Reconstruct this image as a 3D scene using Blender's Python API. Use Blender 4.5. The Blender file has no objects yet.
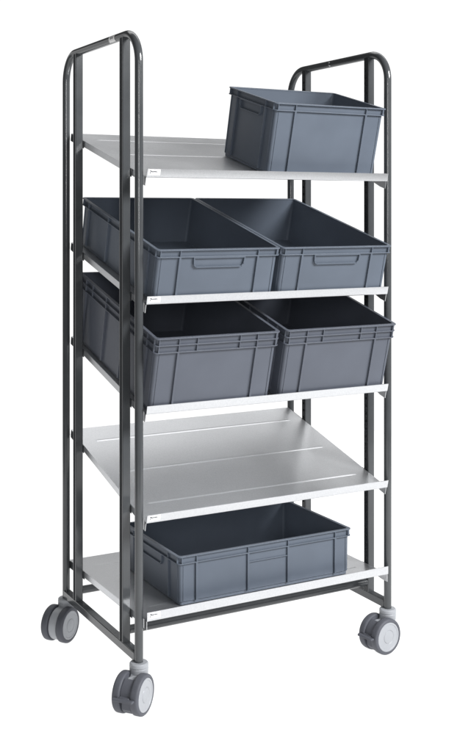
import bpy, bmesh, math, random
from mathutils import Vector, Matrix

random.seed(7)
S = bpy.context.scene
R = math.radians
GZ = 0.1587            # height of the frame datum above the ground

# ------------------------------------------------------------------ camera
cam_d = bpy.data.cameras.new('camera')
cam = bpy.data.objects.new('camera', cam_d)
S.collection.objects.link(cam)
S.camera = cam
cam.location = (-1.2559, -2.8229, 1.2414 + GZ)
cam.rotation_euler = (R(90), 0, -0.50191)
cam_d.sensor_fit = 'HORIZONTAL'
cam_d.sensor_width = 36.0
cam_d.lens = 36.0 * 1090.69 / 460.0
cam_d.shift_x = 0.0
cam_d.shift_y = -(376.0 - 211.81) / 460.0
cam_d.clip_end = 400.0

# ------------------------------------------------------------------ studio surround
world = bpy.data.worlds.new('World')
S.world = world
world.use_nodes = True
wn, wl = world.node_tree.nodes, world.node_tree.links
bg = wn['Background']
tc = wn.new('ShaderNodeTexCoord')


def wmath(op, a, b_=None, clamp=False):
    q = wn.new('ShaderNodeMath')
    q.operation = op
    q.use_clamp = clamp
    for i, v in enumerate((a, b_)):
        if v is None:
            continue
        if hasattr(v, 'links'):
            wl.new(v, q.inputs[i])
        else:
            q.inputs[i].default_value = v
    return q.outputs[0]


def smooth_range(v, lo, hi):
    q = wn.new('ShaderNodeMapRange')
    q.interpolation_type = 'SMOOTHSTEP'
    q.inputs['From Min'].default_value = lo
    q.inputs['From Max'].default_value = hi
    wl.new(v, q.inputs['Value'])
    return q.outputs[0]


# a white backdrop wall behind the trolley (up to about 16 degrees high), a darker studio elsewhere
sep = wn.new('ShaderNodeSeparateXYZ')
wl.new(tc.outputs['Generated'], sep.inputs[0])
dot = wn.new('ShaderNodeVectorMath')
dot.operation = 'DOT_PRODUCT'
dot.inputs[1].default_value = (0.48, 0.877, 0.0)
wl.new(tc.outputs['Generated'], dot.inputs[0])
back = smooth_range(dot.outputs['Value'], 0.45, 0.72)
low_ = smooth_range(sep.outputs['Z'], math.sin(R(18)), math.sin(R(13)))
mask = wmath('MULTIPLY', back, low_)
STUDIO, WALL = 0.10, 1.08
# unseen bright band added high above the backdrop to brighten the sloping shelves
up_ = wmath('MULTIPLY', smooth_range(sep.outputs['Z'], math.sin(R(37)), math.sin(R(45))), smooth_range(sep.outputs['Z'], math.sin(R(68)), math.sin(R(60))))
fill_band = wmath('MULTIPLY', wmath('MULTIPLY', up_, smooth_range(dot.outputs['Value'], 0.25, 0.42)), 2.5)
level = wmath('ADD', wmath('ADD', wmath('MULTIPLY', mask, WALL - STUDIO), STUDIO), fill_band)
bg.inputs['Color'].default_value = (1, 1, 1, 1)
wl.new(level, bg.inputs['Strength'])


def area(name, loc, target, size, power, size_y=None, col=(1, 1, 1)):
    d = bpy.data.lights.new(name, 'AREA')
    d.energy = power
    d.color = col
    d.shape = 'RECTANGLE'
    d.size = size
    d.size_y = size_y or size
    o = bpy.data.objects.new(name, d)
    S.collection.objects.link(o)
    o.location = loc
    o.rotation_euler = (Vector(target) - Vector(loc)).to_track_quat('-Z', 'Y').to_euler()
    return o


area('softbox_key', (2.5, -3.9, 3.7), (0.43, 0.2, 0.8), 2.8, 490, 1.5)
area('softbox_strip', (-2.0, -4.6, 2.05), (0.0, 0.0, 1.5), 0.75, 72, 1.6)

vs = S.view_settings
S.display_settings.display_device = 'sRGB'
vs.view_transform = 'Standard'
vs.look = 'None'
vs.exposure = 0.0
vs.gamma = 1.0
vs.use_curve_mapping = False

# ------------------------------------------------------------------ materials


def new_mat(name):
    m = bpy.data.materials.new(name)
    m.use_nodes = True
    return m, m.node_tree.nodes, m.node_tree.links, m.node_tree.nodes['Principled BSDF']


def noise_mat(name, base, var, scale, rough, rvar, bump, bscale, metallic=0.0, spec=0.5, coord='Object'):
    m, n, l, b = new_mat(name)
    t = n.new('ShaderNodeTexCoord')
    nz = n.new('ShaderNodeTexNoise')
    nz.inputs['Scale'].default_value = scale
    nz.inputs['Detail'].default_value = 6
    l.new(t.outputs[coord], nz.inputs['Vector'])
    rp = n.new('ShaderNodeValToRGB')
    rp.color_ramp.elements[0].position = 0.3
    rp.color_ramp.elements[1].position = 0.7
    rp.color_ramp.elements[0].color = tuple(c * (1 - var) for c in base) + (1,)
    rp.color_ramp.elements[1].color = tuple(c * (1 + var) for c in base) + (1,)
    l.new(nz.outputs['Fac'], rp.inputs[0])
    l.new(rp.outputs[0], b.inputs['Base Color'])
    mrr = n.new('ShaderNodeMapRange')
    mrr.inputs['To Min'].default_value = rough - rvar
    mrr.inputs['To Max'].default_value = rough + rvar
    l.new(nz.outputs['Fac'], mrr.inputs['Value'])
    l.new(mrr.outputs[0], b.inputs['Roughness'])
    b.inputs['Metallic'].default_value = metallic
    b.inputs['Specular IOR Level'].default_value = spec
    if bump:
        n2 = n.new('ShaderNodeTexNoise')
        n2.inputs['Scale'].default_value = bscale
        n2.inputs['Detail'].default_value = 3
        l.new(t.outputs[coord], n2.inputs['Vector'])
        bp = n.new('ShaderNodeBump')
        bp.inputs['Strength'].default_value = bump
        bp.inputs['Distance'].default_value = 0.0006
        l.new(n2.outputs['Fac'], bp.inputs['Height'])
        l.new(bp.outputs[0], b.inputs['Normal'])
    return m


PAINT = noise_mat('anthracite_powder_coat', (0.058, 0.062, 0.066), 0.08, 14, 0.14, 0.03, 0.02, 900, spec=0.5)
PLASTIC = noise_mat('grey_blue_plastic', (0.097, 0.116, 0.147), 0.06, 9, 0.46, 0.05, 0.16, 700, spec=0.4)
PLASTIC_GREY = noise_mat('neutral_grey_plastic', (0.088, 0.098, 0.122), 0.06, 9, 0.46, 0.05, 0.16, 700, spec=0.4)
CASTER_GREY = noise_mat('light_grey_plastic', (0.33, 0.343, 0.366), 0.03, 20, 0.42, 0.03, 0.05, 500, spec=0.4)
TYRE = noise_mat('dark_grey_rubber', (0.085, 0.089, 0.105), 0.08, 30, 0.55, 0.05, 0.12, 600, spec=0.3)
STEEL = noise_mat('zinc_plated_steel', (0.55, 0.56, 0.58), 0.05, 40, 0.3, 0.05, 0.0, 0, metallic=1.0)
# plain white ground with emission added, so it stays white and shadowless
GROUND = noise_mat('white_ground_glow', (0.25, 0.25, 0.25), 0.004, 2, 0.7, 0.05, 0.0, 0, spec=0.0)
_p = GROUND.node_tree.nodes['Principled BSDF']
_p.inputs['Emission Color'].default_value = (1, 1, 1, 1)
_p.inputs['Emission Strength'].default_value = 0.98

# galvanised sheet: fine spangle in tone and gloss
m, n, l, b = new_mat('galvanised_sheet')
t = n.new('ShaderNodeTexCoord')
v1 = n.new('ShaderNodeTexVoronoi')
v1.inputs['Scale'].default_value = 330
nz = n.new('ShaderNodeTexNoise')
nz.inputs['Scale'].default_value = 5
nz.inputs['Detail'].default_value = 8
nz.inputs['Roughness'].default_value = 0.7
nf = n.new('ShaderNodeTexNoise')
nf.inputs['Scale'].default_value = 420
nf.inputs['Detail'].default_value = 2
for q in (v1, nz, nf):
    l.new(t.outputs['Object'], q.inputs['Vector'])
mx = n.new('ShaderNodeMix')
mx.data_type = 'RGBA'
mx.inputs['Factor'].default_value = 0.5
l.new(v1.outputs['Color'], mx.inputs[6])
l.new(nf.outputs['Fac'], mx.inputs[7])
bw = n.new('ShaderNodeRGBToBW')
l.new(mx.outputs[2], bw.inputs[0])
rp = n.new('ShaderNodeValToRGB')
rp.color_ramp.elements[0].position = 0.25
rp.color_ramp.elements[1].position = 0.75
rp.color_ramp.elements[0].color = (0.61, 0.622, 0.64, 1)
rp.color_ramp.elements[1].color = (0.69, 0.70, 0.716, 1)
l.new(bw.outputs[0], rp.inputs[0])
l.new(rp.outputs[0], b.inputs['Base Color'])
mrr = n.new('ShaderNodeMapRange')
mrr.inputs['From Min'].default_value = 0.3
mrr.inputs['From Max'].default_value = 0.7
mrr.inputs['To Min'].default_value = 0.31
mrr.inputs['To Max'].default_value = 0.37
l.new(nz.outputs['Fac'], mrr.inputs['Value'])
l.new(mrr.outputs[0], b.inputs['Roughness'])
b.inputs['Metallic'].default_value = 0.88
bp = n.new('ShaderNodeBump')
bp.inputs['Strength'].default_value = 0.02
bp.inputs['Distance'].default_value = 0.0005
l.new(bw.outputs[0], bp.inputs['Height'])
l.new(bp.outputs[0], b.inputs['Normal'])
GALV = m

m, n, l, b = new_mat('white_label_film')
b.inputs['Base Color'].default_value = (0.86, 0.86, 0.86, 1)
b.inputs['Roughness'].default_value = 0.4
LABEL = m
m, n, l, b = new_mat('dark_label_print')
b.inputs['Base Color'].default_value = (0.12, 0.125, 0.14, 1)
b.inputs['Roughness'].default_value = 0.5
PRINT = m

# ------------------------------------------------------------------ helpers


def link(name, me, mats, parent=None, smooth=30, bevel=0.0):
    o = bpy.data.objects.new(name, me)
    S.collection.objects.link(o)
    for mm in (mats if isinstance(mats, (list, tuple)) else [mats]):
        me.materials.append(mm)
    if parent is not None:
        o.parent = parent
    if bevel:
        bm_ = o.modifiers.new('bevel', 'BEVEL')
        bm_.width = bevel
        bm_.segments = 2
        bm_.limit_method = 'ANGLE'
        bm_.angle_limit = R(40)
        bm_.use_clamp_overlap = True
    if smooth:
        for p in me.polygons:
            p.use_smooth = True
        me.set_sharp_from_angle(angle=R(smooth))
    return o


def obj(name, bm, mats, parent=None, smooth=30, bevel=0.0):
    bmesh.ops.recalc_face_normals(bm, faces=bm.faces)
    me = bpy.data.meshes.new(name)
    bm.to_mesh(me)
    bm.free()
    return link(name, me, mats, parent, smooth, bevel)


def empty(name, parent=None, mat=None):
    o = bpy.data.objects.new(name, None)
    o.empty_display_size = 0.1
    S.collection.objects.link(o)
    if parent is not None:
        o.parent = parent
    if mat is not None:
        o.matrix_local = mat
    return o


def tag(o, label=None, cat=None, group=None, kind=None):
    for k, v in (('label', label), ('category', cat), ('group', group), ('kind', kind)):
        if v:
            o[k] = v
    return o


def hexa(bm, pts, mi=0):
    """8 points: bottom loop then top loop"""
    v = [bm.verts.new(p) for p in pts]
    fs = []
    for f in ((3, 2, 1, 0), (4, 5, 6, 7), (0, 1, 5, 4), (1, 2, 6, 5), (2, 3, 7, 6), (3, 0, 4, 7)):
        fc = bm.faces.new([v[i] for i in f])
        fc.material_index = mi
        fs.append(fc)
    return fs


def box(bm, x0, x1, y0, y1, z0, z1, mi=0):
    return hexa(bm, [(x0, y0, z0), (x1, y0, z0), (x1, y1, z0), (x0, y1, z0),
                     (x0, y0, z1), (x1, y0, z1), (x1, y1, z1), (x0, y1, z1)], mi)


def prism(bm, loop, d):
    """closed solid from a flat loop of points pushed along d"""
    d = Vector(d)
    a = [bm.verts.new(p) for p in loop]
    c = [bm.verts.new(Vector(p) + d) for p in loop]
    k = len(loop)
    bm.faces.new(a)
    bm.faces.new(c[::-1])
    for i in range(k):
        bm.faces.new((a[i], c[i], c[(i + 1) % k], a[(i + 1) % k]))


def tube(bm, pts, r, seg=20, cap=True):
    pts = [Vector(p) for p in pts]
    rings = []
    ref = None
    for i, p in enumerate(pts):
        if i == 0:
            d = pts[1] - pts[0]
        elif i == len(pts) - 1:
            d = pts[-1] - pts[-2]
        else:
            d = (pts[i + 1] - p).normalized() + (p - pts[i - 1]).normalized()
        d.normalize()
        if ref is None:
            ref = d.orthogonal().normalized()
        ref = (ref - d * ref.dot(d)).normalized()
        s = d.cross(ref)
        rings.append([bm.verts.new(p + (ref * math.cos(2 * math.pi * k / seg) + s * math.sin(2 * math.pi * k / seg)) * r) for k in range(seg)])
    for a, c in zip(rings, rings[1:]):
        for k in range(seg):
            bm.faces.new((a[k], a[(k + 1) % seg], c[(k + 1) % seg], c[k]))
    if cap:
        bm.faces.new(rings[0][::-1])
        bm.faces.new(rings[-1])


def lathe(bm, prof, axis_o=(0, 0, 0), ex=(1, 0, 0), ey=(0, 1, 0), ez=(0, 0, 1), seg=48, mi=0):
    """prof: list of (radius, height); revolved about ez through axis_o"""
    o, ex, ey, ez = Vector(axis_o), Vector(ex), Vector(ey), Vector(ez)
    rings = []
    for r, h in prof:
        if r < 1e-6:
            rings.append([bm.verts.new(o + ez * h)])
        else:
            rings.append([bm.verts.new(o + ez * h + (ex * math.cos(2 * math.pi * k / seg) + ey * math.sin(2 * math.pi * k / seg)) * r) for k in range(seg)])
    for a, c in zip(rings, rings[1:]):
        for k in range(seg):
            k2 = (k + 1) % seg
            if len(a) == 1 and len(c) == 1:
                continue
            if len(a) == 1:
                f = bm.faces.new((a[0], c[k2], c[k]))
            elif len(c) == 1:
                f = bm.faces.new((a[k], a[k2], c[0]))
            else:
                f = bm.faces.new((a[k], a[k2], c[k2], c[k]))
            f.material_index = mi


def round_rect(x0, x1, y0, y1, r, z, seg=5):
    out = []
    for cx, cy, a0 in ((x1 - r, y1 - r, 0), (x0 + r, y1 - r, 90), (x0 + r, y0 + r, 180), (x1 - r, y0 + r, 270)):
        for k in range(seg + 1):
            a = R(a0 + 90 * k / seg)
            out.append((cx + r * math.cos(a), cy + r * math.sin(a), z))
    return out


def loft(bm, loops, close_first=False, close_last=False, cyc=False):
    vs_ = [[bm.verts.new(p) for p in lp] for lp in loops]
    pairs = list(zip(vs_, vs_[1:]))
    if cyc:
        pairs.append((vs_[-1], vs_[0]))
    for a, c in pairs:
        k = len(a)
        for i in range(k):
            bm.faces.new((a[i], a[(i + 1) % k], c[(i + 1) % k], c[i]))
    if close_first:
        bm.faces.new(vs_[0][::-1])
    if close_last:
        bm.faces.new(vs_[-1])


# ------------------------------------------------------------------ setting
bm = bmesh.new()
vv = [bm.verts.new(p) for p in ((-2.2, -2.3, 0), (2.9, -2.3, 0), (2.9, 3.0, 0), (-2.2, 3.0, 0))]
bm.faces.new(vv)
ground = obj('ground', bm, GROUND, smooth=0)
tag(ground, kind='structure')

# ------------------------------------------------------------------ trolley frame
W, D = 0.870, 0.587
TR = 0.0121            # tube radius
ZT = 1.7542            # centre of the top bar
BR = 0.088             # bend radius
YF, YB = 0.1005, 0.4795   # upright positions
HB = 0.0124

trolley = empty('shelf_trolley', mat=Matrix.Translation((0, 0, GZ)))
tag(trolley, 'tall dark grey tubular trolley with five galvanised shelves on four twin wheel casters', 'trolley')


def end_frame(x, inner):
    """inner: +1 when the inside of the trolley lies towards +x"""
    bm = bmesh.new()
    pts = [(x, 0, -0.0287), (x, 0, 0.8), (x, 0, ZT - BR)]
    for k in range(1, 12):
        a = R(90 * k / 12)
        pts.append((x, BR - BR * math.cos(a), ZT - BR + BR * math.sin(a)))
    pts += [(x, BR, ZT), (x, D - BR, ZT)]
    for k in range(1, 12):
        a = R(90 * k / 12)
        pts.append((x, D - BR + BR * math.sin(a), ZT - BR + BR * math.cos(a)))
    pts += [(x, D, ZT - BR), (x, D, 0.8), (x, D, -0.0287)]
    tube(bm, pts, TR, 28)
    fr = obj('end_frame', bm, PAINT, trolley, smooth=40)
    # base rail between the two legs
    bm = bmesh.new()
    box(bm, x - HB, x + HB, 0.006, D - 0.006, -0.0280, -0.0035)
    obj('base_rail', bm, PAINT, fr, bevel=0.0018)
    # uprights: square tube, inner face pierced by a row of slots
    for yc in (YF, YB):
        bm = bmesh.new()
        z0, z1 = -0.0035, ZT - TR * 0.6
        y0, y1 = yc - HB, yc + HB
        xi, xo = x + inner * HB, x - inner * HB
        th = 0.0016
        c = 0.0016
        # outer skin with small chamfered corners (open on the inner side)
        prof = [(xi, y0 + c), (xi - inner * c, y0), (xo + inner * c, y0), (xo, y0 + c),
                (xo, y1 - c), (xo + inner * c, y1), (xi - inner * c, y1), (xi, y1 - c)]
        lo = [bm.verts.new((px, py, z0)) for px, py in prof]
        hi = [bm.verts.new((px, py, z1)) for px, py in prof]
        for i in (0, 1, 2, 4, 5, 6):
            bm.faces.new((lo[i], lo[i + 1], hi[i + 1], hi[i]))
        # the outer side is a rolled channel: two short returns with an open slot between them
        for ya, yb, sg in ((y0 + c, y0 + 0.0050, 1), (y1 - c, y1 - 0.0050, -1)):
            pr = [(xo, ya), (xo, yb), (xo + inner * 0.006, yb)]
            a_ = [bm.verts.new((px, py, z0)) for px, py in pr]
            b_ = [bm.verts.new((px, py, z1)) for px, py in pr]
            for i in range(2):
                bm.faces.new((a_[i], a_[i + 1], b_[i + 1], b_[i]))
        # pierced inner face
        hw, hh, pitch = 0.0028, 0.0036, 0.0250
        ya, yb = yc - hw, yc + hw
        zs = z0 + 0.03
        edges = [z0]
        while zs + hh * 2 < z1 - 0.02:
            edges += [zs, zs + hh * 2]
            zs += pitch
        edges.append(z1)

        def quad(a0, a1, b0, b1, xx):
            q_ = [bm.verts.new(p) for p in ((xx, a0, b0), (xx, a1, b0), (xx, a1, b1), (xx, a0, b1))]
            bm.faces.new(q_)
        quad(y0 + c, ya, z0, z1, xi)
        quad(yb, y1 - c, z0, z1, xi)
        for i in range(0, len(edges) - 1, 2):
            quad(ya, yb, edges[i], edges[i + 1], xi)
        xt = xi - inner * th
        for i in range(1, len(edges) - 1, 2):   # slot rims give the sheet its thickness
            h0, h1 = edges[i], edges[i + 1]
            for (p, q) in (((ya, h0), (yb, h0)), ((yb, h0), (yb, h1)), ((yb, h1), (ya, h1)), ((ya, h1), (ya, h0))):
                w_ = [bm.verts.new(k) for k in ((xi, p[0], p[1]), (xi, q[0], q[1]), (xt, q[0], q[1]), (xt, p[0], p[1]))]
                bm.faces.new(w_)
        bmesh.ops.remove_doubles(bm, verts=bm.verts, dist=0.00005)
        obj('upright', bm, PAINT, fr, smooth=20)
    return fr


left_frame = end_frame(0.0, 1)
right_frame = end_frame(W, -1)

# white sticker on the top bar of one end frame (wraps the tube), screw in the other
bm = bmesh.new()
y0, y1 = 0.150, 0.194
rr = TR + 0.0004
for i in range(10):
    a0, a1 = R(122 + 11.5 * i), R(122 + 11.5 * (i + 1))
    q = [bm.verts.new(p) for p in ((rr * math.cos(a0), y0, ZT + rr * math.sin(a0)), (rr * math.cos(a0), y1, ZT + rr * math.sin(a0)),
                                   (rr * math.cos(a1), y1, ZT + rr * math.sin(a1)), (rr * math.cos(a1), y0, ZT + rr * math.sin(a1)))]
    bm.faces.new(q)
r2 = rr + 0.0003
for (ya, yb, aa, ab) in ((0.163, 0.181, 160, 166), (0.163, 0.167, 166, 190), (0.177, 0.181, 166, 190), (0.166, 0.178, 176, 182)):
    q = [bm.verts.new(p) for p in ((r2 * math.cos(R(aa)), ya, ZT + r2 * math.sin(R(aa))), (r2 * math.cos(R(aa)), yb, ZT + r2 * math.sin(R(aa))),
                                   (r2 * math.cos(R(ab)), yb, ZT + r2 * math.sin(R(ab))), (r2 * math.cos(R(ab)), ya, ZT + r2 * math.sin(R(ab))))]
    bm.faces.new(q).material_index = 1
obj('sticker', bm, [LABEL, PRINT], left_frame, smooth=60)
bm = bmesh.new()
for zz in (0.0025, -0.006):
    lathe(bm, [(0, 0.0022), (0.0022, 0.0018), (0.0032, 0), (0.0032, -0.003)], (W - TR + 0.0006, 0.317, ZT + zz),
          (0, 1, 0), (0, 0, 1), (-1, 0, 0), 14)
obj('screw', bm, STEEL, right_frame)

# cross bars between the uprights, under the lowest shelf
for yc in (YF, YB):
    bm = bmesh.new()
    tube(bm, [(HB, yc, 0.0262), (W - HB, yc, 0.0262)], 0.0125, 24)
    obj('cross_bar', bm, PAINT, trolley)

# ------------------------------------------------------------------ shelves
X0, X1 = 0.015, 0.855
SD = 0.622
LIP = 0.0240
TH = 0.0016


def shelf_matrix(z0, tilt, y=-0.018):
    return Matrix.Translation((0, y, z0)) @ Matrix.Rotation(R(tilt), 4, 'X')


def make_shelf(z0, tilt, sticker, y=-0.018):
    bm = bmesh.new()
    # sheet: lip, bend, floor, rear flange as one folded strip with thickness
    def strip(pts, xa, xb):
        outer = pts
        nrm = []
        for i in range(len(pts)):
            a = Vector(pts[max(i - 1, 0)])
            c = Vector(pts[min(i + 1, len(pts) - 1)])
            d = (c - a).normalized()
            nrm.append(Vector((-d.y, d.x)))
        inn = [Vector(p) + nn * TH for p, nn in zip(pts, nrm)]
        loop = [(0, p[0], p[1]) for p in outer] + [(0, p.x, p.y) for p in reversed(inn)]
        prism(bm, [(xa, p[1], p[2]) for p in loop], (xb - xa, 0, 0))
    b_ = 0.003
    arc = [(b_ - b_ * math.cos(R(k)), b_ - TH - b_ * math.sin(R(k))) for k in (0, 22.5, 45, 67.5, 90)]
    strip([(0.0, LIP)] + arc + [(SD - 0.003, -TH)], X0, X1)
    # hemmed top edge of the lip and the rear flange
    box(bm, X0 + 0.0005, X1 - 0.0005, TH, TH * 2, LIP - 0.008, LIP - 0.0003)
    box(bm, X0, X1, SD - 0.003, SD - 0.003 + TH, -0.022, 0.0)
    # side flanges folded down, a little deeper near the front
    for xa, xb in ((X0, X0 + TH), (X1 - TH, X1)):
        fl = [(0.004, -TH - 0.0002), (SD - 0.004, -TH - 0.0002), (SD - 0.004, -0.0195), (0.075, -0.0195), (0.030, -0.0260), (0.004, -0.0260)]
        prism(bm, [(xa, p[0], p[1]) for p in fl], (xb - xa, 0, 0))
    # stiffening beads pressed into the sheet, stopping short of the ends
    for uc in (0.106, 0.306, 0.523):
        prof = [(-0.0065, 0.0), (-0.0034, 0.0006), (0.0, 0.0008), (0.0034, 0.0006), (0.0065, 0.0)]
        xs = [X0 + 0.052, X0 + 0.066, X1 - 0.066, X1 - 0.052]
        sc = [0.15, 1, 1, 0.15]
        rows = [[bm.verts.new((xx, uc + p[0], 0.00005 + p[1] * s)) for p in prof] for xx, s in zip(xs, sc)]
        for a, c in zip(rows, rows[1:]):
            for i in range(4):
                bm.faces.new((a[i], a[i + 1], c[i + 1], c[i]))
    sh = obj('shelf', bm, GALV, trolley, smooth=35)
    sh.matrix_local = shelf_matrix(z0, tilt, y)
    # dark plates added over the side flanges, standing in for the shade there
    for yc in (YF, YB):
        uc = (yc - y) / math.cos(R(tilt))
        for xa, xb in ((X0 - 0.0024, X0 - 0.0003), (X1 + 0.0003, X1 + 0.0024)):
            bm = bmesh.new()
            ra, rb = (uc - 0.022, uc + 0.020) if yc == YF else (uc - 0.022, SD - 0.010)
            prism(bm, [(xa, ra, -0.0235), (xa, rb, -0.0235), (xa, rb, -0.0005), (xa, ra, -0.0005)], (xb - xa, 0, 0))
            obj('flange_shade_plate', bm, PAINT, sh)
    if sticker:
        bm = bmesh.new()
        xa, za = X0 + 0.0035, LIP - 0.0180
        q = [bm.verts.new(p) for p in ((xa, -0.0004, za), (xa + 0.038, -0.0004, za), (xa + 0.038, -0.0004, za + 0.0168), (xa, -0.0004, za + 0.0168))]
        bm.faces.new(q)

        def stroke(pts, w):
            pts = [(xa + p[0] * 0.001, za + p[1] * 0.001) for p in pts]
            w *= 0.00065
            for a, c in zip(pts, pts[1:]):
                d = (Vector(c) - Vector(a)).normalized()
                nn = Vector((-d.y, d.x)) * w
                vs4 = [bm.verts.new((p[0] + s * nn.x, -0.0007, p[1] + s * nn.y)) for p, s in ((a, 1), (a, -1), (c, -1), (c, 1))]
                bm.faces.new(vs4).material_index = 1
        # small italic logo: tall slanted first letter, then a low row of letters
        stroke([(5.0, 12.8), (9.5, 12.2), (7.2, 7.6), (5.6, 3.4)], 1.6)
        stroke([(9.0, 8.3), (11.0, 11.8), (12.6, 8.2), (14.4, 11.8)], 1.3)
        stroke([(14.0, 8.4), (16.4, 10.1), (18.4, 11.7)], 1.2)
        stroke([(16.2, 11.6), (18.0, 8.4)], 1.2)
        stroke([(19.2, 8.4), (20.4, 11.6), (22.4, 11.4), (21.6, 8.5)], 1.2)
        stroke([(23.4, 8.5), (24.4, 11.5), (26.6, 11.4), (26.0, 8.6), (23.8, 8.5)], 1.1)
        stroke([(27.6, 8.7), (30.2, 8.9)], 1.0)
        obj('sticker', bm, [LABEL, PRINT], sh, smooth=0)
    return sh


Z1, Z2, Z3, Z4, Z5 = 1.3397, 0.9800, 0.6708, 0.3635, 0.0892
TILT = 15.0
make_shelf(Z1, TILT, True)
make_shelf(Z2, TILT, True)
make_shelf(Z3, TILT, False)
make_shelf(Z4, TILT, True)
make_shelf(Z5, 0.0, True, -0.023)

# ------------------------------------------------------------------ casters


def make_caster(x, y, ax, brake):
    """ax: direction of the wheel axle on the plan; the wheels trail off to its side"""
    base = empty('caster', trolley, Matrix.Translation((x, y, -GZ)))
    n_ = Vector((ax[0], ax[1], 0)).normalized()
    tr_ = Vector((n_.y, -n_.x, 0))          # trailing direction
    if tr_.x > 0:
        tr_ = -tr_
    rot = Matrix((( -tr_.x, n_.x, 0, 0), (-tr_.y, n_.y, 0, 0), (0, 0, 1, 0), (0, 0, 0, 1)))
    base.matrix_local = Matrix.Translation((x, y, -GZ)) @ rot
    # local frame: -x is trailing, y is the axle
    WR = 0.0560
    tx = -0.036
    top = GZ - 0.0292
    # swivel head
    bm = bmesh.new()
    lathe(bm, [(0, top), (0.0240, top), (0.0265, top - 0.0025), (0.0272, top - 0.011), (0.0255, top - 0.0125), (0.0255, top - 0.0140),
               (0.0268, top - 0.0155), (0.0262, top - 0.032), (0.0225, top - 0.044), (0, top - 0.044)], seg=40)
    obj('swivel_head', bm, CASTER_GREY, base, smooth=35)
    # fork housing between the wheels
    bm = bmesh.new()
    rh = 0.0500 if not brake else 0.0420
    loop = [(tx + rh * math.cos(R(a_)), WR + rh * math.sin(R(a_))) for a_ in range(78, 262 if not brake else 150, 8)]
    loop += [(0.002, WR - 0.012), (0.017, top - 0.046), (0.019, top - 0.020), (-0.019, top - 0.016)]
    prism(bm, [(p[0], -0.0158, p[1]) for p in loop], (0, 0.0316, 0))
    obj('housing', bm, CASTER_GREY, base, smooth=35, bevel=0.004)
    for s in (-1, 1):
        bm = bmesh.new()
        # tyre
        lathe(bm, [(0.040, 0.0165), (0.0535, 0.0165), (0.0556, 0.0185), (WR, 0.0220), (WR, 0.0335), (0.0553, 0.0370), (0.0528, 0.0397), (0.0470, 0.0407), (0.0455, 0.0387)],
              (tx, 0, WR), (1, 0, 0), (0, 0, 1), (0, s, 0), 56)
        w = obj('wheel', bm, TYRE, base, smooth=40)
        bm = bmesh.new()
        lathe(bm, [(0.0455, 0.0385), (0.0450, 0.0397), (0.0430, 0.0403), (0.0395, 0.0400), (0.0385, 0.0390), (0.0225, 0.0397), (0.0212, 0.0387), (0.0200, 0.0387), (0.0188, 0.0401), (0.0150, 0.0409), (0, 0.0413)],
              (tx, 0, WR), (1, 0, 0), (0, 0, 1), (0, s, 0), 56)
        lathe(bm, [(0.0455, 0.0169), (0, 0.0169)], (tx, 0, WR), (1, 0, 0), (0, 0, 1), (0, s, 0), 40)
        obj('wheel_disc', bm, CASTER_GREY, w, smooth=25)
    if brake:
        bm = bmesh.new()
        # curved shell over the trailing side
        sec = [(tx + 0.050 * math.cos(R(112 + k * 9)), WR + 0.050 * math.sin(R(112 + k * 9))) for k in range(9)]
        inner_ = [(tx + 0.030 * math.cos(R(184 - k * 9)), WR + 0.030 * math.sin(R(184 - k * 9))) for k in range(9)]
        prism(bm, [(p[0], -0.0162, p[1]) for p in sec + inner_], (0, 0.0324, 0))
        # foot tread sticking out at hub height, wider than the gap
        prism(bm, [(tx - 0.026, -0.0160, WR + 0.012), (tx - 0.058, -0.0160, WR + 0.008), (tx - 0.058, -0.0160, WR + 0.001), (tx - 0.026, -0.0160, WR - 0.002)], (0, 0.0320, 0))
        prism(bm, [(tx - 0.0575, -0.0330, WR + 0.0075), (tx - 0.0690, -0.0300, WR + 0.0060), (tx - 0.0690, 0.0300, WR + 0.0060), (tx - 0.0575, 0.0330, WR + 0.0075)], (0, 0, -0.0062))
        # locking claw below
        prism(bm, [(tx - 0.018, -0.0140, WR - 0.006), (tx - 0.046, -0.0140, WR - 0.006), (tx - 0.043, -0.0140, WR - 0.030), (tx - 0.030, -0.0140, WR - 0.044), (tx - 0.012, -0.0140, WR - 0.044)], (0, 0.0280, 0))
        obj('brake_pedal', bm, TYRE, base, smooth=35, bevel=0.0016)
    return base


make_caster(0.0, 0.0, (0.63, -0.77), True)
make_caster(W, 0.0, (0.15, -0.99), True)
make_caster(0.0, D, (0.60, -0.80), False)
make_caster(W, D, (0.35, -0.94), False)

# ------------------------------------------------------------------ plastic bins


def wall_frame(side, A, B):
    """map (s along the wall, outward distance o, z) to local coordinates; the rim's outer line is o = 0"""
    if side == 'front':
        return lambda s, o, z: (s, -o, z)
    if side == 'back':
        return lambda s, o, z: (s, B + o, z)
    if side == 'left':
        return lambda s, o, z: (-A / 2 - o, s, z)
    return lambda s, o, z: (A / 2 + o, s, z)


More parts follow.
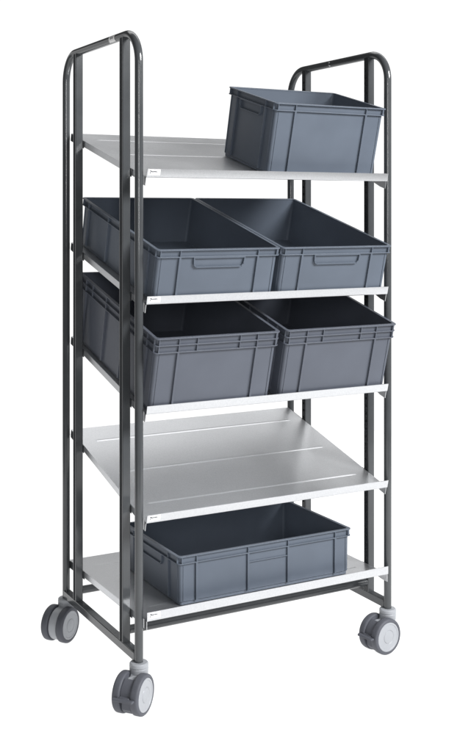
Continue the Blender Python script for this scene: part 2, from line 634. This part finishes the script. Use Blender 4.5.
def make_bin(A, B, H, mat_w, label, bands=1, handles=('front', 'back'), panel=None, plastic=PLASTIC):
    """A across x, B deep, H high; origin mid-front of the rim outline, at the base"""
    root = empty('storage_bin', mat=mat_w)
    tag(root, label, 'storage bin', 'grey plastic bins on the trolley shelves')
    ti, bi = 0.0072, 0.0084           # wall set-in below the rim, at the top and at the base
    wt = 0.0026
    lines = [H - 0.0225] if bands == 1 else [H - 0.0225, H - 0.0440]
    low = lines[-1]

    def o_at(z):
        return -(bi + (ti - bi) * z / H)

    def ring(z, o, r):
        return round_rect(-A / 2 - o, A / 2 + o, -o, B + o, r, z)
    # ---- body: outer wall, inner wall, floor, foot step
    bm = bmesh.new()
    loops = [ring(0.0, o_at(0) - 0.0030, 0.008), ring(0.0085, o_at(0) - 0.0030, 0.008), ring(0.0105, o_at(0.01), 0.010),
             ring(H - 0.0018, o_at(H), 0.010), ring(H - 0.0018, o_at(H) - wt, 0.0085), ring(0.0065, o_at(0) - wt - 0.004, 0.008)]
    loft(bm, loops, True, True)

    def rib(f, s, w, p, za, zb, back=0.001):
        """vertical rib on a wall, standing p proud of it"""
        pts = []
        for z in (za, zb):
            a, c = o_at(z) - back, o_at(z) + p
            pts += [f(s - w, a, z), f(s + w, a, z), f(s + w, c, z), f(s - w, c, z)]
        hexa(bm, pts)
    for side in ('front', 'back', 'left', 'right'):
        f = wall_frame(side, A, B)
        lo, hi = (-A / 2, A / 2) if side in ('front', 'back') else (0.0, B)
        ln = hi - lo
        e = 0.076 if 0.35 < ln < 0.5 else 0.062
        ss = [lo + e, hi - e]
        if ln > 0.5:
            ss += [lo + ln * 0.385, hi - ln * 0.385]
        for s in ss:
            rib(f, s, 0.0032, 0.0064, 0.0105, low)
        for s in (lo + 0.020, hi - 0.020):
            rib(f, s, 0.0010, 0.0016, 0.0105, low)
        if panel and ln > 0.5 and side in ('front', 'back'):
            s0, s1 = lo + ln * 0.385, hi - ln * 0.385
            z = low - 0.030
            hexa(bm, [f(s0, o_at(z) - .001, z), f(s1, o_at(z) - .001, z), f(s1, o_at(z) + .0046, z), f(s0, o_at(z) + .0046, z),
                      f(s0, o_at(z) - .001, z + .003), f(s1, o_at(z) - .001, z + .003), f(s1, o_at(z) + .0046, z + .003), f(s0, o_at(z) + .0046, z + .003)])
    obj('body', bm, plastic, root, smooth=32, bevel=0.0006)
    # ---- rim: top flange, lower rings, small uprights between them
    bm = bmesh.new()

    def flange(za, zb, o, o_in):
        loft(bm, [ring(za, o, 0.0125), ring(zb, o, 0.0125), ring(zb, o_in, 0.009), ring(za, o_in, 0.009)], cyc=True)
    flange(H - 0.0036, H, 0.0, o_at(H) - wt - 0.0005)
    for z in lines:
        flange(z - 0.0014, z + 0.0014, -0.0006, o_at(z) - 0.0008)
    for side in ('front', 'back', 'left', 'right'):
        f = wall_frame(side, A, B)
        lo, hi = (-A / 2, A / 2) if side in ('front', 'back') else (0.0, B)
        ln = hi - lo
        e = 0.076 if 0.35 < ln < 0.5 else 0.062
        ss = [lo + e, hi - e, lo + 0.0135, hi - 0.0135]
        if ln > 0.5:
            ss += [lo + ln * 0.385, hi - ln * 0.385]
        if bands == 2:
            ss += [lo + e + 0.058, hi - e - 0.058]
        tops = [H - 0.0036] + [z - 0.0014 for z in lines[:-1]]
        bots = [z + 0.0014 for z in lines]
        for s in ss:
            for zt_, zb_ in zip(tops, bots):
                pts = []
                for z in (zb_ - 0.0004, zt_ + 0.0004):
                    a, c = o_at(z) - 0.0008, -0.0012
                    pts += [f(s - 0.0014, a, z), f(s + 0.0014, a, z), f(s + 0.0014, c, z), f(s - 0.0014, c, z)]
                hexa(bm, pts)
    obj('rim', bm, plastic, root, smooth=32, bevel=0.0006)
    # ---- moulded grip: a raised open trapezoid under the rim
    for side in handles:
        f = wall_frame(side, A, B)
        mid = 0.0 if side in ('front', 'back') else B / 2
        ln = A if side in ('front', 'back') else B
        hw = 0.083 if ln > 0.35 else 0.068
        drop = 0.031
        bm = bmesh.new()
        path = [(mid - hw, low - 0.0012), (mid - hw + 0.002, low - drop + 0.008), (mid - hw + 0.009, low - drop), (mid + hw - 0.009, low - drop), (mid + hw - 0.002, low - drop + 0.008), (mid + hw, low - 0.0012)]
        for a, c in zip(path, path[1:]):
            d = (Vector(c) - Vector(a)).normalized()
            nn = Vector((-d.y, d.x)) * 0.0016
            a2, c2 = Vector(a) - d * 0.0008, Vector(c) + d * 0.0008
            pts = []
            for off in (-0.001, 0.0066):
                for p, sg in ((a2, -1), (c2, -1), (c2, 1), (a2, 1)):
                    s_, z_ = p.x + sg * nn.x, p.y + sg * nn.y
                    pts.append(f(s_, o_at(z_) + off, z_))
            hexa(bm, pts)
        # lip of the grip roofing the recess
        z_ = low - 0.0042
        hexa(bm, [f(mid - hw + .002, o_at(z_) - .001, z_), f(mid + hw - .002, o_at(z_) - .001, z_), f(mid + hw - .002, o_at(z_) + .0066, z_), f(mid - hw + .002, o_at(z_) + .0066, z_),
                  f(mid - hw + .002, o_at(z_) - .001, z_ + .003), f(mid + hw - .002, o_at(z_) - .001, z_ + .003), f(mid + hw - .002, o_at(z_) + .0066, z_ + .003), f(mid - hw + .002, o_at(z_) + .0066, z_ + .003)])
        obj('handle', bm, plastic, root, smooth=30)
    return root


def on_shelf(z0, tilt, xc, u, y=-0.018):
    return Matrix.Translation((0, 0, GZ)) @ shelf_matrix(z0, tilt, y) @ Matrix.Translation((xc, u, 0.0010))


make_bin(0.412, 0.306, 0.224, on_shelf(Z1, TILT, 0.6325, 0.0376),
         'small deep grey-blue bin standing alone on the top shelf, grip moulded into its narrow side', 1, ('left', 'right'))
make_bin(0.407, 0.602, 0.158, on_shelf(Z2, TILT, 0.2335, 0.0016),
         'long shallow grey-blue bin on the second shelf, at the end with the sticker', 1, ('front', 'back'))
make_bin(0.407, 0.602, 0.158, on_shelf(Z2, TILT, 0.6435, 0.0016),
         'long shallow grey-blue bin on the second shelf, at the end without the sticker', 1, ('front', 'back'))
make_bin(0.407, 0.610, 0.223, on_shelf(Z3, TILT, 0.2220, 0.0018),
         'deep double-rimmed grey bin on the middle shelf, below the shallow bin beside the sticker', 2, (), plastic=PLASTIC_GREY)
make_bin(0.407, 0.610, 0.223, on_shelf(Z3, TILT, 0.6505, 0.004),
         'deep double-rimmed grey bin on the middle shelf, at the end away from the shelf stickers', 2, (), plastic=PLASTIC_GREY)
make_bin(0.614, 0.404, 0.145, on_shelf(Z5, 0.0, 0.4450, 0.053, -0.023),
         'wide low grey-blue bin lying lengthwise on the flat bottom shelf', 1, ('left', 'right'), panel=True)
